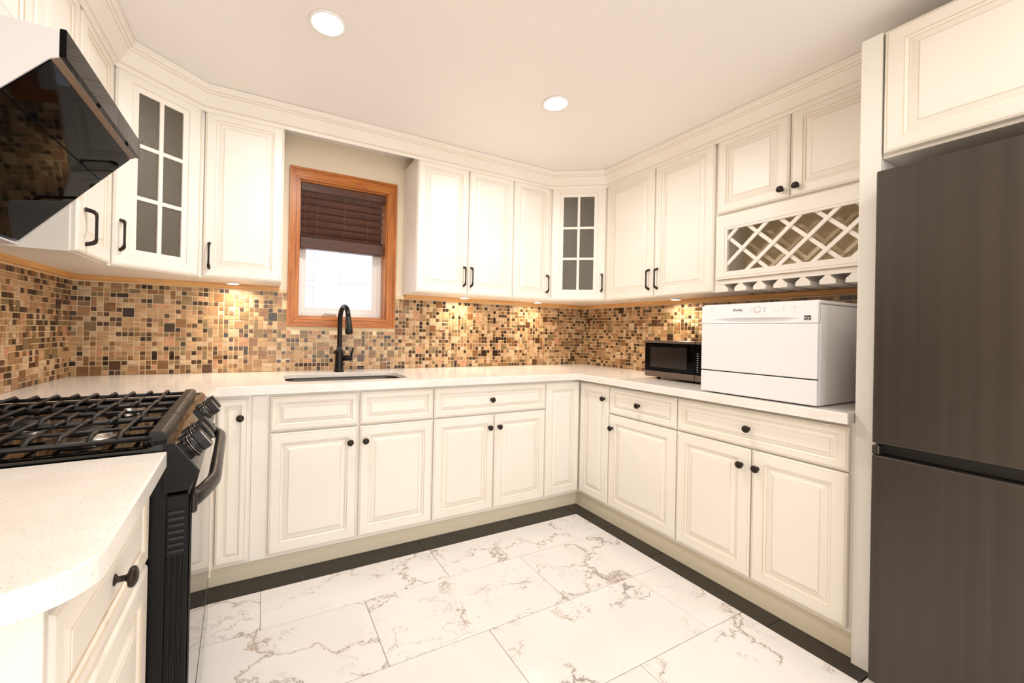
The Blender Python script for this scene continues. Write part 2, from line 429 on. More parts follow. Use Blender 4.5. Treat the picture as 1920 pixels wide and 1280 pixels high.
def glassdoor(fr, a0, a1, b0, b1, parent, hw):
    w, h = a1 - a0, b1 - b0; f2 = Fr(fr(a0, b0, 0), fr.u, fr.n)
    # frame: outer rings then opening
    ow = .087 if w > .33 else .082; ot = .078
    q = MB()
    def rect(i, j, d): return [q.bm.verts.new(f2(x, y, d)) for x, y in ((i, j), (w - i, j), (w - i, h - j), (i, h - j))]
    seq = [(0, 0, 0, cream), (0, 0, .014, cream), (.003, .003, .0185, cream), (.0065, .0065, .020, cream), (.0085, .0085, .0188, glaze), (.01, .01, .02, cream),
           (ow - .026, ot - .026, .0205, cream), (ow - .024, ot - .024, .018, glaze), (ow, ot, .0165, cream), (ow, ot, .004, cream), (ow, ot, 0, cream)]
    prev = None; first = None
    for i, j, d, m in seq:
        cur = rect(i, j, d)
        if prev:
            for k in range(4): q.face([prev[k], prev[(k + 1) % 4], cur[(k + 1) % 4], cur[k]], m)
        else: first = cur
        prev = cur
    for k in range(4): q.face([prev[k], prev[(k + 1) % 4], first[(k + 1) % 4], first[k]], cream)
    # dividing bars belong to the door frame
    mw = .009
    q.box(w / 2 - mw, w / 2 + mw, ot - .002, h - ot + .002, .004, .0165, cream, f2, .002)
    hh = (h - 2 * ot) / 3
    for k in (1, 2): q.box(ow - .002, w - ow + .002, ot + hh * k - mw, ot + hh * k + mw, .004, .0167, cream, f2, .002)
    d = obj('glazed_door', q, parent)
    for k in range(3):
        for s_ in (0, 1):
            x0, x1 = (ow, w / 2 - mw) if s_ == 0 else (w / 2 + mw, w - ow)
            z0 = ot + hh * k + (mw if k else 0); z1 = ot + hh * (k + 1) - (mw if k < 2 else 0)
            g = MB(); g.box(x0, x1, z0, z1, .0045, .0085, pane_m, f2); obj('glass_pane', g, d)
    if hw: pull(fr, hw[0], hw[1], d)
    return d
def opencase(q, fr, a0, a1, b0, b1, depth, t=.018, m=cream, mi=None):
    "hollow carcass whose mouth is at c=0"
    mi = mi or cream_in
    q.box(a0, a0 + t, b0, b1, -depth, 0, m, fr); q.box(a1 - t, a1, b0, b1, -depth, 0, m, fr)
    q.box(a0 + t, a1 - t, b0, b0 + t, -depth, 0, m, fr); q.box(a0 + t, a1 - t, b1 - t, b1, -depth, 0, m, fr)
    q.box(a0 + t, a1 - t, b0 + t, b1 - t, -depth, -depth + .012, mi, fr)

DB, DT, ZS = .122, .858, .690   # base door bottom, drawer top, split height
BY, RX = -.6166, -.608          # base cabinet front planes (doors stand .02 proud)
BK = Fr((0, BY, 0), (1, 0, 0), (0, -1, 0))      # a = x
RT = Fr((RX, 0, 0), (0, -1, 0), (-1, 0, 0))     # a = -y
TKY, TKX = -.567, -.582
gp = .0022
def base_back(label, x0, x1, hollow=False):
    t = thing('base_cabinet', label, 'cabinet', ((x0 + x1) / 2, -.3, 0))
    q = MB()
    if hollow:
        q.xyz(x0, x1, BY, BY + .02, .105, .873, cream); q.xyz(x0, x0 + .016, BY + .02, -.004, .105, .873, cream); q.xyz(x1 - .016, x1, BY + .02, -.004, .105, .873, cream)
        q.xyz(x0 + .016, x1 - .016, BY + .02, -.004, .105, .121, cream_in); q.xyz(x0 + .016, x1 - .016, -.012, -.004, .121, .873, cream_in)
    else: q.xyz(x0, x1, BY, -.004, .105, .873, cream)
    obj('body', q, t)
    q = MB(); q.xyz(x0, x1, TKY, -.05, 0.0, .105, toek); obj('toe_kick', q, t)
    return t
b1, b2, b3, b4, b5 = -2.512, -2.101, -1.691, -1.296, -.912
r1, r2, r3, r4 = .888, 1.343, 1.697, 2.026
# sink base
t = base_back('cream sink base cabinet under the faucet, with two blank drawer fronts', b1, b3, True)
for a, b_, hx in ((b1, b2 - .003, b2 - .045), (b2 + .003, b3, b2 + .032)):
    door(BK, a + gp, b_ - gp, ZS + .004, DT, t, 'false_drawer_front')
    door(BK, a + gp, b_ - gp, DB, ZS - .004, t, 'door', ('knob', hx, .612))
# two door base right of sink
t = base_back('cream base cabinet right of the sink, one wide drawer over two doors', b3, b5)
door(BK, b3 + gp, b5 - gp, ZS + .004, DT, t, 'drawer', ('knob', (b3 + b5) / 2 - .02, .777))
door(BK, b3 + gp, b4 - gp, DB, ZS - .004, t, 'door', ('knob', b4 - .038, .612))
door(BK, b4 + gp, b5 - gp, DB, ZS - .004, t, 'door', ('knob', b4 + .028, .612))
# right corner cabinet (L-shaped)
t = thing('base_cabinet', 'cream corner base cabinet where the sink run meets the microwave run', 'cabinet', (-.45, -.45, 0))
q = MB(); q.prism([(b5, -.004), (-.004, -.004), (-.004, -r1), (RX, -r1), (RX, BY), (b5, BY)], lambda a, b, c: Vector((a, b, c)), .105, .873, cream); obj('body', q, t)
q = MB(); q.prism([(b5, -.05), (-.05, -.05), (-.05, -r1), (TKX, -r1), (TKX, TKY), (b5, TKY)], lambda a, b, c: Vector((a, b, c)), 0, .105, toek); obj('toe_kick', q, t)
door(BK, b5 + gp, RX - .022, DB, DT, t, 'door')
door(RT, -BY + .022, r1 - gp, DB, DT, t, 'door', ('knob', r1 - .035, .776))
def base_right(label, y0, y1):
    t = thing('base_cabinet', label, 'cabinet', (-.3, -(y0 + y1) / 2, 0))
    q = MB(); q.xyz(RX, -.004, -y1, -y0, .105, .873, cream); obj('body', q, t)
    q = MB(); q.xyz(TKX, -.05, -y1, -y0, 0, .105, toek); obj('toe_kick', q, t)
    return t
t = base_right('narrow cream base cabinet below the microwave, one drawer over one door', r1, r2)
door(RT, r1 + gp, r2 - gp, ZS + .004, DT, t, 'drawer', ('knob', (r1 + r2) / 2 - .005, .776))
door(RT, r1 + gp, r2 - gp, DB, ZS - .004, t, 'door', ('knob', r1 + .032, .606))
t = base_right('cream base cabinet under the white dishwasher, one wide drawer over two doors', r2, 2.032)
door(RT, r2 + gp, r4 - gp, ZS + .004, DT, t, 'drawer', ('knob', (r2 + r4) / 2, .776))
door(RT, r2 + gp, r3 - gp, DB, ZS - .004, t, 'door', ('knob', r3 - .038, .612))
door(RT, r3 + gp, r4 - gp, DB, ZS - .004, t, 'door', ('knob', r3 + .026, .612))
# left corner cabinet
LF = -2.745
t = thing('base_cabinet', 'cream corner base cabinet between the range and the sink cabinet', 'cabinet', (-3.0, -.4, 0))
q = MB(); q.prism([(b1, -.004), (XL + .004, -.004), (XL + .004, -.878), (LF, -.878), (LF, BY), (b1, BY)], lambda a, b, c: Vector((a, b, c)), .105, .873, cream); obj('body', q, t)
q = MB(); q.prism([(b1, -.05), (XL + .05, -.05), (XL + .05, -.878), (LF - .05, -.878), (LF - .05, TKY), (b1, TKY)], lambda a, b, c: Vector((a, b, c)), 0, .105, toek); obj('toe_kick', q, t)
LT = Fr((LF, 0, 0), (0, 1, 0), (1, 0, 0))       # a = y
door(BK, -2.722 + gp, -2.597, DB, DT - .004, t, 'door', ('knob', -2.630, .772))
door(LT, -.874, BY - .024, DB, DT - .004, t, 'door')
q = MB(); q.box(-2.583, b1 - .012, DB - .012, .864, 0, .006, cream, BK, .001); obj('filler_strip', q, t)
# near left cabinet
t = thing('base_cabinet', 'cream base cabinet nearest the camera, left of the range, with paneled end', 'cabinet', (-3.05, -1.9, 0))
NF = -2.77
q = MB(); q.prism([(XL + .004, -1.68), (XL + .004, -2.092), (NF, -2.092), (NF, -1.652)], lambda a, b, c: Vector((a, b, c)), .105, .8805, cream); obj('body', q, t)
q = MB(); q.xyz(XL + .05, NF - .05, -2.07, -1.682, 0, .105, toek); obj('toe_kick', q, t)
NT = Fr((NF, 0, 0), (0, 1, 0), (1, 0, 0))
door(NT, -2.088, -1.655, ZS + .004, DT, t, 'drawer', ('knob', -1.875, .775))
door(NT, -2.088, -1.655, DB, ZS - .004, t, 'door')
q = MB()
EP = Fr((0, -2.092, 0), (1, 0, 0), (0, -1, 0))
q.box(XL + .004, NF + .018, .0, .8805, 0, .010, endp, EP)
q.box(XL + .1, -2.832, .0, .8805, .010, .016, endp, EP, .001)
q.box(-2.822, NF + .020, .0, .8805, .010, .020, cream, EP, .003)
obj('end_panel', q, t)

# ------------------------------------------------------------------ countertops
def ctop(name, poly, label, hole=None, z0=.890, z1=CT, apron=()):
    q = MB(); bm = bmesh.new()
    outer = [bm.verts.new((x, y, z1)) for x, y in poly]
    e = [bm.edges.new((outer[i], outer[(i + 1) % len(outer)])) for i in range(len(outer))]
    if hole:
        inn = [bm.verts.new((x, y, z1)) for x, y in hole]
        e += [bm.edges.new((inn[i], inn[(i + 1) % len(inn)])) for i in range(len(inn))]
    bmesh.ops.triangle_fill(bm, use_beauty=True, use_dissolve=True, edges=e)
    r = bmesh.ops.extrude_face_region(bm, geom=list(bm.faces))
    vs = [g for g in r['geom'] if isinstance(g, bmesh.types.BMVert)]
    bmesh.ops.translate(bm, verts=vs, vec=(0, 0, z0 - z1))
    bmesh.ops.recalc_face_normals(bm, faces=bm.faces)
    ed = [x for x in bm.edges if all(abs(v_.co.z - z1) < 1e-5 for v_ in x.verts) and len(x.link_faces) == 2 and any(abs(f.normal.z) < .5 for f in x.link_faces)]
    bmesh.ops.bevel(bm, geom=ed, offset=.003, segments=2, affect='EDGES', profile=.5)
    q.merge(bm, quartz)
    for b_ in apron: q.xyz(*b_, .8735, z0 + .0002, quartz)
    return obj(name, q, label=label, cat='countertop')
def rrect(x0, x1, y0, y1, r, n=6):
    P_ = []
    for cx, cy, a in ((x1 - r, y1 - r, 0), (x0 + r, y1 - r, 90), (x0 + r, y0 + r, 180), (x1 - r, y0 + r, 270)):
        for k in range(n + 1): an = math.radians(a + 90 * k / n); P_.append((cx + r * math.cos(an), cy + r * math.sin(an)))
    return P_
SX0, SX1, SY0, SY1 = -2.44, -1.80, -.545, -.19
CY, CX = -.655, -.668
ctop('countertop', [(XL + .002, -.009), (-.009, -.009), (-.009, -2.0315), (CX, -2.0315), (CX, CY), (-2.722, CY), (-2.722, -.88), (XL + .002, -.88)],
     'white quartz countertop running around the corner from the range to the tall panel', hole=rrect(SX0, SX1, SY0, SY1, .07),
     apron=((-2.722, CX + .04, CY, CY + .04), (CX, CX + .04, -2.0315, CY), (-2.762, -2.722, -.88, CY + .04), (XL + .002, -2.762, -.88, -.84), (CX + .04, -.009, -2.0315, -1.99)))
cc = []
for k in range(13):      # rounded outer corner
    an = math.radians(-90 + 90 * k / 12); cc.append((-2.710 - .085 + .085 * math.cos(an), -2.138 + .075 + .075 * math.sin(an)))
ctop('countertop', [(XL + .002, -1.680), (XL + .002, -2.138)] + cc + [(-2.724, -1.649)], 'white quartz countertop with rounded corner nearest the camera, left of the range', z0=.881)

# sink
t = thing('sink', 'stainless undermount sink set in the counter under the faucet', 'sink', (-2.12, -.37, .69))
q = MB()
A = rrect(SX0 - .004, SX1 + .004, SY0 - .004, SY1 + .004, .074); B = rrect(SX0 + .012, SX1 - .012, SY0 + .012, SY1 - .012, .07)
OUT = rrect(SX0 - .02, SX1 + .02, SY0 - .02, SY1 + .02, .08)
rg = [[q.bm.verts.new((x, y, z)) for x, y in pl] for pl, z in ((OUT, .8895), (A, .8895), (A, .88), (B, .70), (rrect(SX0 + .03, SX1 - .03, SY0 + .03, SY1 - .03, .06), .685))]
n_ = len(A)
for i in range(4):
    for k in range(n_): q.face([rg[i][k], rg[i][(k + 1) % n_], rg[i + 1][(k + 1) % n_], rg[i + 1][k]], steel, i > 1)
q.face(rg[4], steel); obj('basin', q, t)
q = MB(); q.lathe((-2.12, -.37, .685), (0, 0, 1), [(.045, 0), (.045, .003), (.035, .004), (.03, .001), (0, .001)], steel); obj('drain', q, t)
# faucet
FX, FY = -2.118, -.11
t = thing('faucet', 'tall matte black gooseneck faucet behind the sink', 'faucet', (FX, FY, CT))
q = MB(); q.lathe((FX, FY, CT), (0, 0, 1), [(.031, 0), (.031, .006), (.027, .012), (.0245, .06), (.0235, .125), (.021, .135), (.0165, .142), (.016, .16), (0, .16)], blackm, 24); obj('body', q, t)
q = MB(); pts = [(FX, FY, CT + .13 + .19 * k / 5) for k in range(6)]; RA = .078
zc = CT + .325; 
for k in range(1, 15):
    an = math.radians(180 - 168 * k / 14); pts.append((FX + .02 * (1 - math.cos(math.radians(180 * k / 14))) * .5, FY - RA - RA * math.cos(an), zc + RA * math.sin(an)))
q.tube(pts, .0145, blackm, 14); obj('spout', q, t)
pe = Vector(pts[-1]); dr = (pe - Vector(pts[-2])).normalized()
q = MB(); q.lathe(pe, dr, [(.0155, 0), (.0165, .01), (.019, .05), (.0225, .085), (.0225, .105), (.019, .108), (0, .108)], blackm, 20); obj('spray_head', q, t)
q = MB(); q.tube([(FX + .015, FY - .002, CT + .083), (FX + .07, FY - .006, CT + .085), (FX + .078, FY - .006, CT + .086)], [.017, .0175, .0175], blackm, 16)
q.tube([(FX + .07, FY - .006, CT + .09), (FX + .078, FY - .008, CT + .125), (FX + .084, FY - .01, CT + .152)], [.008, .006, .0045], blackm, 10); obj('handle', q, t)

# ------------------------------------------------------------------ wall cabinets
ZT = 2.292
UY, UX, ULX = -.270, -.271, -3.143         # carcass fronts (doors proud by .02)
UB = Fr((0, UY, 0), (1, 0, 0), (0, -1, 0)); UR = Fr((UX, 0, 0), (0, -1, 0), (-1, 0, 0)); UL = Fr((ULX, 0, 0), (0, 1, 0), (1, 0, 0))
dz0, dz1 = ZB + .004, ZT - .012
u3, u4, u5, dL, dR = -1.687, -1.318, -.955, -.622, .516
u1_, u2_ = .925, 1.318
def wallcab(label, loc, boxes):
    t = thing('wall_cabinet', label, 'cabinet', loc); q = MB()
    for b_ in boxes: q.xyz(*b_, cream)
    obj('body', q, t); return t
t = wallcab('cream two door wall cabinet immediately right of the window', ((u3 + u5) / 2, -.14, ZB), [(u3, u5, UY, -.004, ZB, ZT)])
door(UB, u3 + gp, u4 - gp, dz0, dz1, t, hw=('pull', u4 - .032, 1.548))
door(UB, u4 + gp, u5 - gp, dz0, dz1, t, hw=('pull', u4 + .022, 1.548))
t = wallcab('narrow cream wall cabinet left of the right-hand glass corner cabinet', ((u5 + dL) / 2, -.14, ZB), [(u5, dL, UY, -.004, ZB, ZT)])
door(UB, u5 + gp, dL - .004, dz0, dz1, t, hw=('pull', dL - .034, 1.548))
def diagcab(label, plan, p0, p1, pull_at, loc):
    "plan: outer outline; p0,p1: ends of the diagonal front at carcass plane"
    t = thing('wall_cabinet', label, 'cabinet', loc)
    q = MB(); f = lambda a, b, c: Vector((a, b, c))
    q.prism(plan, f, ZB, ZB + .018, cream); q.prism(plan, f, ZT - .018, ZT, cream)
    n = len(plan)
    cen = Vector((sum(p[0] for p in plan) / n, sum(p[1] for p in plan) / n))
    for i in range(n):
        a, b_ = Vector(plan[i]), Vector(plan[(i + 1) % n])
        if {tuple(plan[i]), tuple(plan[(i + 1) % n])} == {tuple(p0), tuple(p1)}: continue
        d = (b_ - a).normalized(); nn = Vector((-d.y, d.x));
        if nn.dot(cen - a) < 0: nn = -nn
        a2, b2_ = a + nn * .015, b_ + nn * .015
        q.prism([tuple(a), tuple(b_), tuple(b2_), tuple(a2)], f, ZB + .018, ZT - .018, cream)
    for z in (1.72, 2.0):     # shelves
        q.prism([tuple(cen + (Vector(p) - cen) * .9) for p in plan], f, z, z + .015, cream_in)
    obj('body', q, t)
    P0, P1 = Vector((*p0, 0)), Vector((*p1, 0)); u = (P1 - P0); L = u.length; nrm = Vector((u.y, -u.x, 0)).normalized()
    fr = Fr(P0, u, nrm)
    glassdoor(fr, .016, L - .016, dz0, dz1, t, (.045 if pull_at == 'left' else L - .045, 1.560))
    q = MB(); q.box(0, .014, ZB, ZT, -.004, .012, cream, fr); q.box(L - .014, L, ZB, ZT, -.004, .012, cream, fr); obj('face_frame', q, t)
    return t
diagcab('cream corner wall cabinet with six glass panes in the far right corner', [(dL, -.004), (-.004, -.004), (-.004, -dR), (UX, -dR), (dL, UY)], (dL, UY), (UX, -dR), 'right', (-.3, -.25, ZB))
t = wallcab('cream two door wall cabinet above the microwave', (-.14, -(dR + u2_) / 2, ZB), [(UX, -.004, -u2_, -dR, ZB, ZT)])
door(UR, dR + .004, u1_ - gp, dz0, dz1, t, hw=('pull', u1_ - .032, 1.545))
door(UR, u1_ + gp, u2_ - .008, dz0, dz1, t, hw=('pull', u1_ + .030, 1.545))
# wine rack cabinet
PY = 2.031     # where the tall panel starts (-y)
t = thing('wall_cabinet', 'cream wall cabinet with wine lattice and stemware rack above the dishwasher', 'cabinet', (-.14, -1.67, ZB))
q = MB(); q.xyz(UX, -.004, -PY + .002, -u2_, 1.85, ZT, cream)
a0, a1 = u2_ + .001, PY - .002
q.box(a0, a0 + .018, 1.49, 1.85, -.265, 0, cream, UR); q.box(a1 - .018, a1, 1.49, 1.85, -.265, 0, cream, UR)
q.box(a0 + .018, a1 - .018, 1.49, 1.508, -.265, 0, cream_in, UR); q.box(a0 + .018, a1 - .018, 1.508, 1.85, -.265, -.253, cream_in, UR)
obj('body', q, t)
door(UR, u2_ + .006, 1.669, 1.862, dz1, t, hw=('knob', 1.640, 1.905))
door(UR, 1.673, PY - .01, 1.862, dz1, t, hw=('knob', 1.703, 1.905))
LY0, LY1, LZ0, LZ1 = 1.383, 1.962, 1.537, 1.766
q = MB()
def rectring(q, fr, O, I, c0, c1, m):
    for x0, x1, z0, z1 in ((O[0], I[0], O[2], O[3]), (I[1], O[1], O[2], O[3]), (I[0], I[1], O[2], I[2]), (I[0], I[1], I[3], O[3])): q.box(x0, x1, z0, z1, c0, c1, m, fr)
rectring(q, UR, (u2_ + .006, PY - .01, 1.497, 1.846), (LY0, LY1, LZ0, LZ1), 0, .018, cream)
rectring(q, UR, (u2_ + .018, PY - .022, 1.509, 1.834), (LY0 - .012, LY1 + .012, LZ0 - .012, LZ1 + .012), .018, .0205, cream)
rectring(q, UR, (LY0 - .0145, LY1 + .0145, LZ0 - .0145, LZ1 + .0145), (LY0 - .012, LY1 + .012, LZ0 - .012, LZ1 + .012), .018, .0186, glaze)
obj('lattice_frame', q, t)
def clipdiag(y_top, sgn, c0, c1, wd=.0085):
    "45 degree slat hitting the top edge at y_top; sgn=-1 runs down to smaller a, +1 to larger a"
    H = LZ1 - LZ0; hw = wd * math.sqrt(2)
    # polygon of the strip clipped to the opening
    poly = [(y_top - hw, LZ1), (y_top + hw, LZ1), (y_top + hw + sgn * H, LZ0), (y_top - hw + sgn * H, LZ0)]
    def clip(pl, side, lim):
        out = []
        for i in range(len(pl)):
            p, r = pl[i], pl[(i + 1) % len(pl)]; ip = (p[0] >= lim) if side else (p[0] <= lim); ir = (r[0] >= lim) if side else (r[0] <= lim)
            if ip: out.append(p)
            if ip != ir: s = (lim - p[0]) / (r[0] - p[0]); out.append((lim, p[1] + s * (r[1] - p[1])))
        return out
    poly = clip(poly, True, LY0); 
    if len(poly) >= 3: poly = clip(poly, False, LY1)
    if len(poly) < 3: return
    q = MB(); q.prism(poly, UR, c0, c1, cream if c0 > -.1 else cream_in); obj('lattice_slat', q, t)
for k in range(0, 6): clipdiag(1.429 + .1415 * k, -1, .004, .0125)
for k in range(-1, 4): clipdiag(1.4865 + .1445 * k, 1, -.0045, .0040)
for k in range(0, 6): clipdiag(1.429 + .1415 * k, -1, -.17, -.162)
for k in range(-1, 4): clipdiag(1.4865 + .1445 * k, 1, -.180, -.1715)
# stemware rack
q = MB()
q.box(a0, a1, 1.478, 1.492, -.262, .0, cream, UR)
npos = 7; y0s = 1.364; pit = .0925
tw = .014
edges = [a0] + sum([[y0s + pit * k, y0s + pit * k + .072] for k in range(npos)], []) + [a1]
prevend = a0 + .0
cells = []
for k in range(npos):
    s0 = y0s + pit * k; s1 = min(s0 + .072, a1)
    cells.append((s0, s1))
xs_ = [a0] + [c_ for s0, s1 in cells for c_ in (s0, s1)] + [a1]
for i in range(0, len(xs_), 2):
    e0, e1 = xs_[i], xs_[i + 1]
    if e1 - e0 < .001: continue
    # T-shaped rail between two slots: stem plus flared foot
    mid0 = e0; mid1 = e1
    q.prism([(mid0, 1.478), (mid1, 1.478), (mid1, 1.466), (min(mid1 + .019, a1), 1.447), (min(mid1 + .019, a1), 1.4285), (max(mid0 - .019, a0), 1.4285), (max(mid0 - .019, a0), 1.447), (mid0, 1.466)], UR, -.255, .002, cream)
q.box(a0, a1, 1.470, 1.492, 0, .004, cream, UR)
obj('stemware_rack', q, t)

# left side wall cabinets
lD = XL + .5755
t = wallcab('cream single door wall cabinet immediately left of the window', ((lD - 2.461) / 2, -.14, ZB), [(lD + .001, -2.461, UY, -.004, ZB, ZT)])
door(UB, lD + .012, -2.463, dz0, dz1, t, hw=('pull', lD + .040, 1.538))
LXF = ULX
diagcab('cream corner wall cabinet with six glass panes left of the window', [(lD, -.004), (lD, UY), (LXF, -.516), (XL + .004, -.516), (XL + .004, -.004)], (LXF, -.516), (lD, UY), 'left', (-3.1, -.25, ZB))
NY = -.862
t = wallcab('narrow cream wall cabinet between the range hood and the glass corner cabinet', (-3.25, -.7, ZB), [(XL + .004, ULX, NY, -.517, ZB, ZT)])
door(UL, NY + .004, -.524, dz0, dz1, t, hw=('pull', -.785, 1.528))
HY0, HY1 = -1.475, -.872
t = wallcab('cream two door wall cabinet above the range hood', (-3.25, -1.17, 1.85), [(XL + .004, ULX, HY0, NY - .001, 1.85, ZT)])
door(UL, HY0 + .004, -1.172, 1.862, dz1, t); door(UL, -1.168, NY - .005, 1.862, dz1, t)

# tall panel and over-fridge cabinet
ZP = 2.268
q = MB(); q.xyz(-.612, -.004, -2.090, -2.033, 0, ZP, pale, .0015)
tp = obj('tall_end_panel', q, label='tall cream end panel standing between dishwasher counter and refrigerator', cat='panel')
t = thing('wall_cabinet', 'cream cabinet above the dark refrigerator', 'cabinet', (-.3, -2.5, 1.81))
q = MB(); q.xyz(-.598, -.004, -2.90, -2.0915, 1.820, ZP, cream); obj('body', q, t)
FR = Fr((-.598, 0, 0), (0, -1, 0), (-1, 0, 0))
door(FR, 2.096, 2.492, 1.832, ZP - .006, t); door(FR, 2.496, 2.893, 1.832, ZP - .006, t)

# crown moulding
def crown(path, name):
    prof = [(0, -.030), (.005, -.030), (.008, -.014), (.015, -.012), (.0165, -.0095), (.022, -.004), (.036, .018), (.052, .040), (.0535, .0425), (.062, .050), (.0635, .0525), (.072, .060), (.074, .0785), (0, .0785)]
    gl = {3, 7, 9}
    q = MB(); n = len(path); V = [Vector(p) for p in path]; rows = []
    for i in range(n):
        ds = []
        if i > 0: ds.append((V[i] - V[i - 1]).normalized())
        if i < n - 1: ds.append((V[i + 1] - V[i]).normalized())
        ns = [Vector((d.y, -d.x)) for d in ds]
        if len(ns) == 2: m_ = (ns[0] + ns[1]).normalized(); k = 1 / m_.dot(ns[0])
        else: m_ = ns[0]; k = 1
        rows.append([q.bm.verts.new((V[i].x + m_.x * k * o, V[i].y + m_.y * k * o, ZT + h)) for o, h in prof])
    for i in range(n - 1):
        for j in range(len(prof)):
            j2 = (j + 1) % len(prof)
            q.face([rows[i][j], rows[i][j2], rows[i + 1][j2], rows[i + 1][j]], glaze if j in gl else cream)
    q.face(rows[0], cream); q.face(rows[-1], cream)
    return obj(name, q, kind='structure')
UYd, UXd, ULd = UY - .0205, UX - .0205, ULX + .0205
crown([(ULd, HY0), (ULd, -.516 - .01), (lD + .006, UYd), (dL - .006, UYd), (UXd, -dR - .006), (UXd, -2.032)], 'trim_1')
# valance board that carries the crown across the window bay
q = MB(); q.xyz(-2.461, u3, UYd, UYd + .02, ZT - .012, ZT + .078, cream); obj('trim_2', q, kind='structure')
# pine cleats along the walls below the cabinets
def cleat(n, *b_):
    q = MB(); q.xyz(*b_, pine, .001); obj('trim_%d' % n, q, kind='structure')
cleat(3, XL, -2.463, -.032, -.001, CZ, ZB - .0005)
cleat(4, u3 + .02, 0, -.032, -.001, CZ, ZB - .0005)
cleat(5, XL, XL + .032, -2.1, -.033, CZ, ZB - .0005)
cleat(6, -.032, -.001, -2.03, -.033, CZ, ZB - .0005)

# under-cabinet puck lights
for k, (x, y, lab) in enumerate([(-2.70, -.12, 'glowing puck light under the wall cabinet left of the window'), (-1.262, -.13, 'glowing puck light under the wall cabinet right of the window'),
                                 (-.62, -.14, 'glowing puck light under the right-hand glass corner cabinet'), (-.12, -.965, 'glowing puck light under the wall cabinet above the microwave')]):
    t = thing('puck_light', lab, 'light', (x, y, ZB), 'puck lights under the wall cabinets')
    q = MB(); q.lathe((x, y, ZB - .0005), (0, 0, -1), [(.036, 0), (.036, .008), (.030, .010), (.030, .007), (0, .007)], trimw, 24); obj('housing', q, t)
    q = MB(); q.lathe((x, y, ZB - .0085), (0, 0, -1), [(.028, 0), (.026, .002), (0, .002)], emitp, 24); obj('lens', q, t)
    l = area('puck_lamp', (x, y, ZB - .014), .05, 2.6, (1, .84, .62), spread=165)

# ------------------------------------------------------------------ window
win = thing('window_1', 'wood cased window above the sink with white sash', 'window', ((WX0 + WX1) / 2, 0, WZ0)); 
win['kind'] = 'structure'; del win['category']; del win['label']
OX0, OX1, OZ0, OZ1 = -2.417, -1.740, 1.190, 2.176
q = MB(); F0 = Fr((0, 0, 0), (1, 0, 0), (0, -1, 0))
def mitre(q, O, I, c0, c1, m_v, m_h):
    o = [(O[0], O[2]), (O[1], O[2]), (O[1], O[3]), (O[0], O[3])]; i_ = [(I[0], I[2]), (I[1], I[2]), (I[1], I[3]), (I[0], I[3])]
    for k in range(4):
        k2 = (k + 1) % 4; q.prism([o[k], o[k2], i_[k2], i_[k]], F0, c0, c1, m_h if k % 2 == 0 else m_v, .0015)
mitre(q, (OX0, OX1, OZ0, OZ1), (WX0, WX1, WZ0, WZ1), .0, .019, casing_v, casing_h)
mitre(q, (OX0, OX1, OZ0, OZ1), (OX0 + .014, OX1 - .014, OZ0 + .014, OZ1 - .014), .019, .026, casing_v, casing_h)
mitre(q, (WX0 - .016, WX1 + .016, WZ0 - .016, WZ1 + .016), (WX0, WX1, WZ0, WZ1), .019, .022, casing_v, casing_h)
obj('casing', q, win)
q = MB()
q.xyz(WX0, WX0 + .008, 0, .16, WZ0, WZ1, casing_v); q.xyz(WX1 - .008, WX1, 0, .16, WZ0, WZ1, casing_v)
q.xyz(WX0 + .008, WX1 - .008, 0, .16, WZ0, WZ0 + .008, casing_h); q.xyz(WX0 + .008, WX1 - .008, 0, .16, WZ1 - .008, WZ1, casing_h)
obj('jamb', q, win)
q = MB(); wa, wb, wc, wd = WX0 + .008, WX1 - .008, WZ0 + .008, WZ1 - .008
def ringy(q, O, I, y0, y1, m):
    for x0, x1, z0, z1 in ((O[0], I[0], O[2], O[3]), (I[1], O[1], O[2], O[3]), (I[0], I[1], O[2], I[2]), (I[0], I[1], I[3], O[3])): q.xyz(x0, x1, y0, y1, z0, z1, m, .0015)
ringy(q, (wa, wb, wc, wd), (wa + .026, wb - .03, wc + .028, wd - .026), .095, .15, vinyl)
ringy(q, (wa + .022, wb - .026, wc + .024, wd - .022), (wa + .046, wb - .062, wc + .058, wd - .046), .105, .135, vinyl)
sash = obj('sash', q, win)
q = MB(); q.xyz(wa + .046, wb - .062, .118, .121, wc + .058, wd - .046, winglass); obj('glass_pane', q, sash)
q = MB(); q.xyz(-2.20, -2.11, .078, .096, wc + .006, wc + .018, vinyl, .002); q.tube([(-2.19, .078, wc + .02), (-2.15, .070, wc + .022), (-2.11, .074, wc + .018)], .005, vinyl, 8); obj('crank_handle', q, win)
# blind
t = thing('window_blind', 'dark brown wooden blind, raised to cover the upper half of the window', 'blind', (-2.08, .03, 1.67))
q = MB(); q.xyz(WX0 + .011, WX1 - .010, .008, .018, 2.046, WZ1 - .010, blindm, .002); q.xyz(WX0 + .014, WX1 - .013, .018, .062, 2.055, WZ1 - .010, blindm, .001); obj('headrail', q, t)
zz = 2.030; k = 0
while zz > 1.78:
    q = MB(); th = math.radians(62)
    f = Fr((0, .042, zz), (1, 0, 0), (0, -math.cos(th), -math.sin(th)), (0, math.sin(th) * -1 + 0, 0) if False else (0, -math.cos(th), math.sin(th)))
    f.n = Vector((0, -math.sin(th), -math.cos(th)))
    q.box(WX0 + .014, WX1 - .026, -.026, .026, -.0016, .0016, blindm, f, .0008); obj('slat', q, t); zz -= .046; k += 1
q = MB()
for i in range(7): q.xyz(WX0 + .012, WX1 - .024, .018, .066, 1.728 + i * .0068, 1.728 + i * .0068 + .0042, blindm, .001)
obj('stacked_slats', q, t)
q = MB(); q.xyz(WX0 + .011, WX1 - .022, .010, .066, 1.684, 1.756, blindm, .004); obj('bottom_rail', q, t)
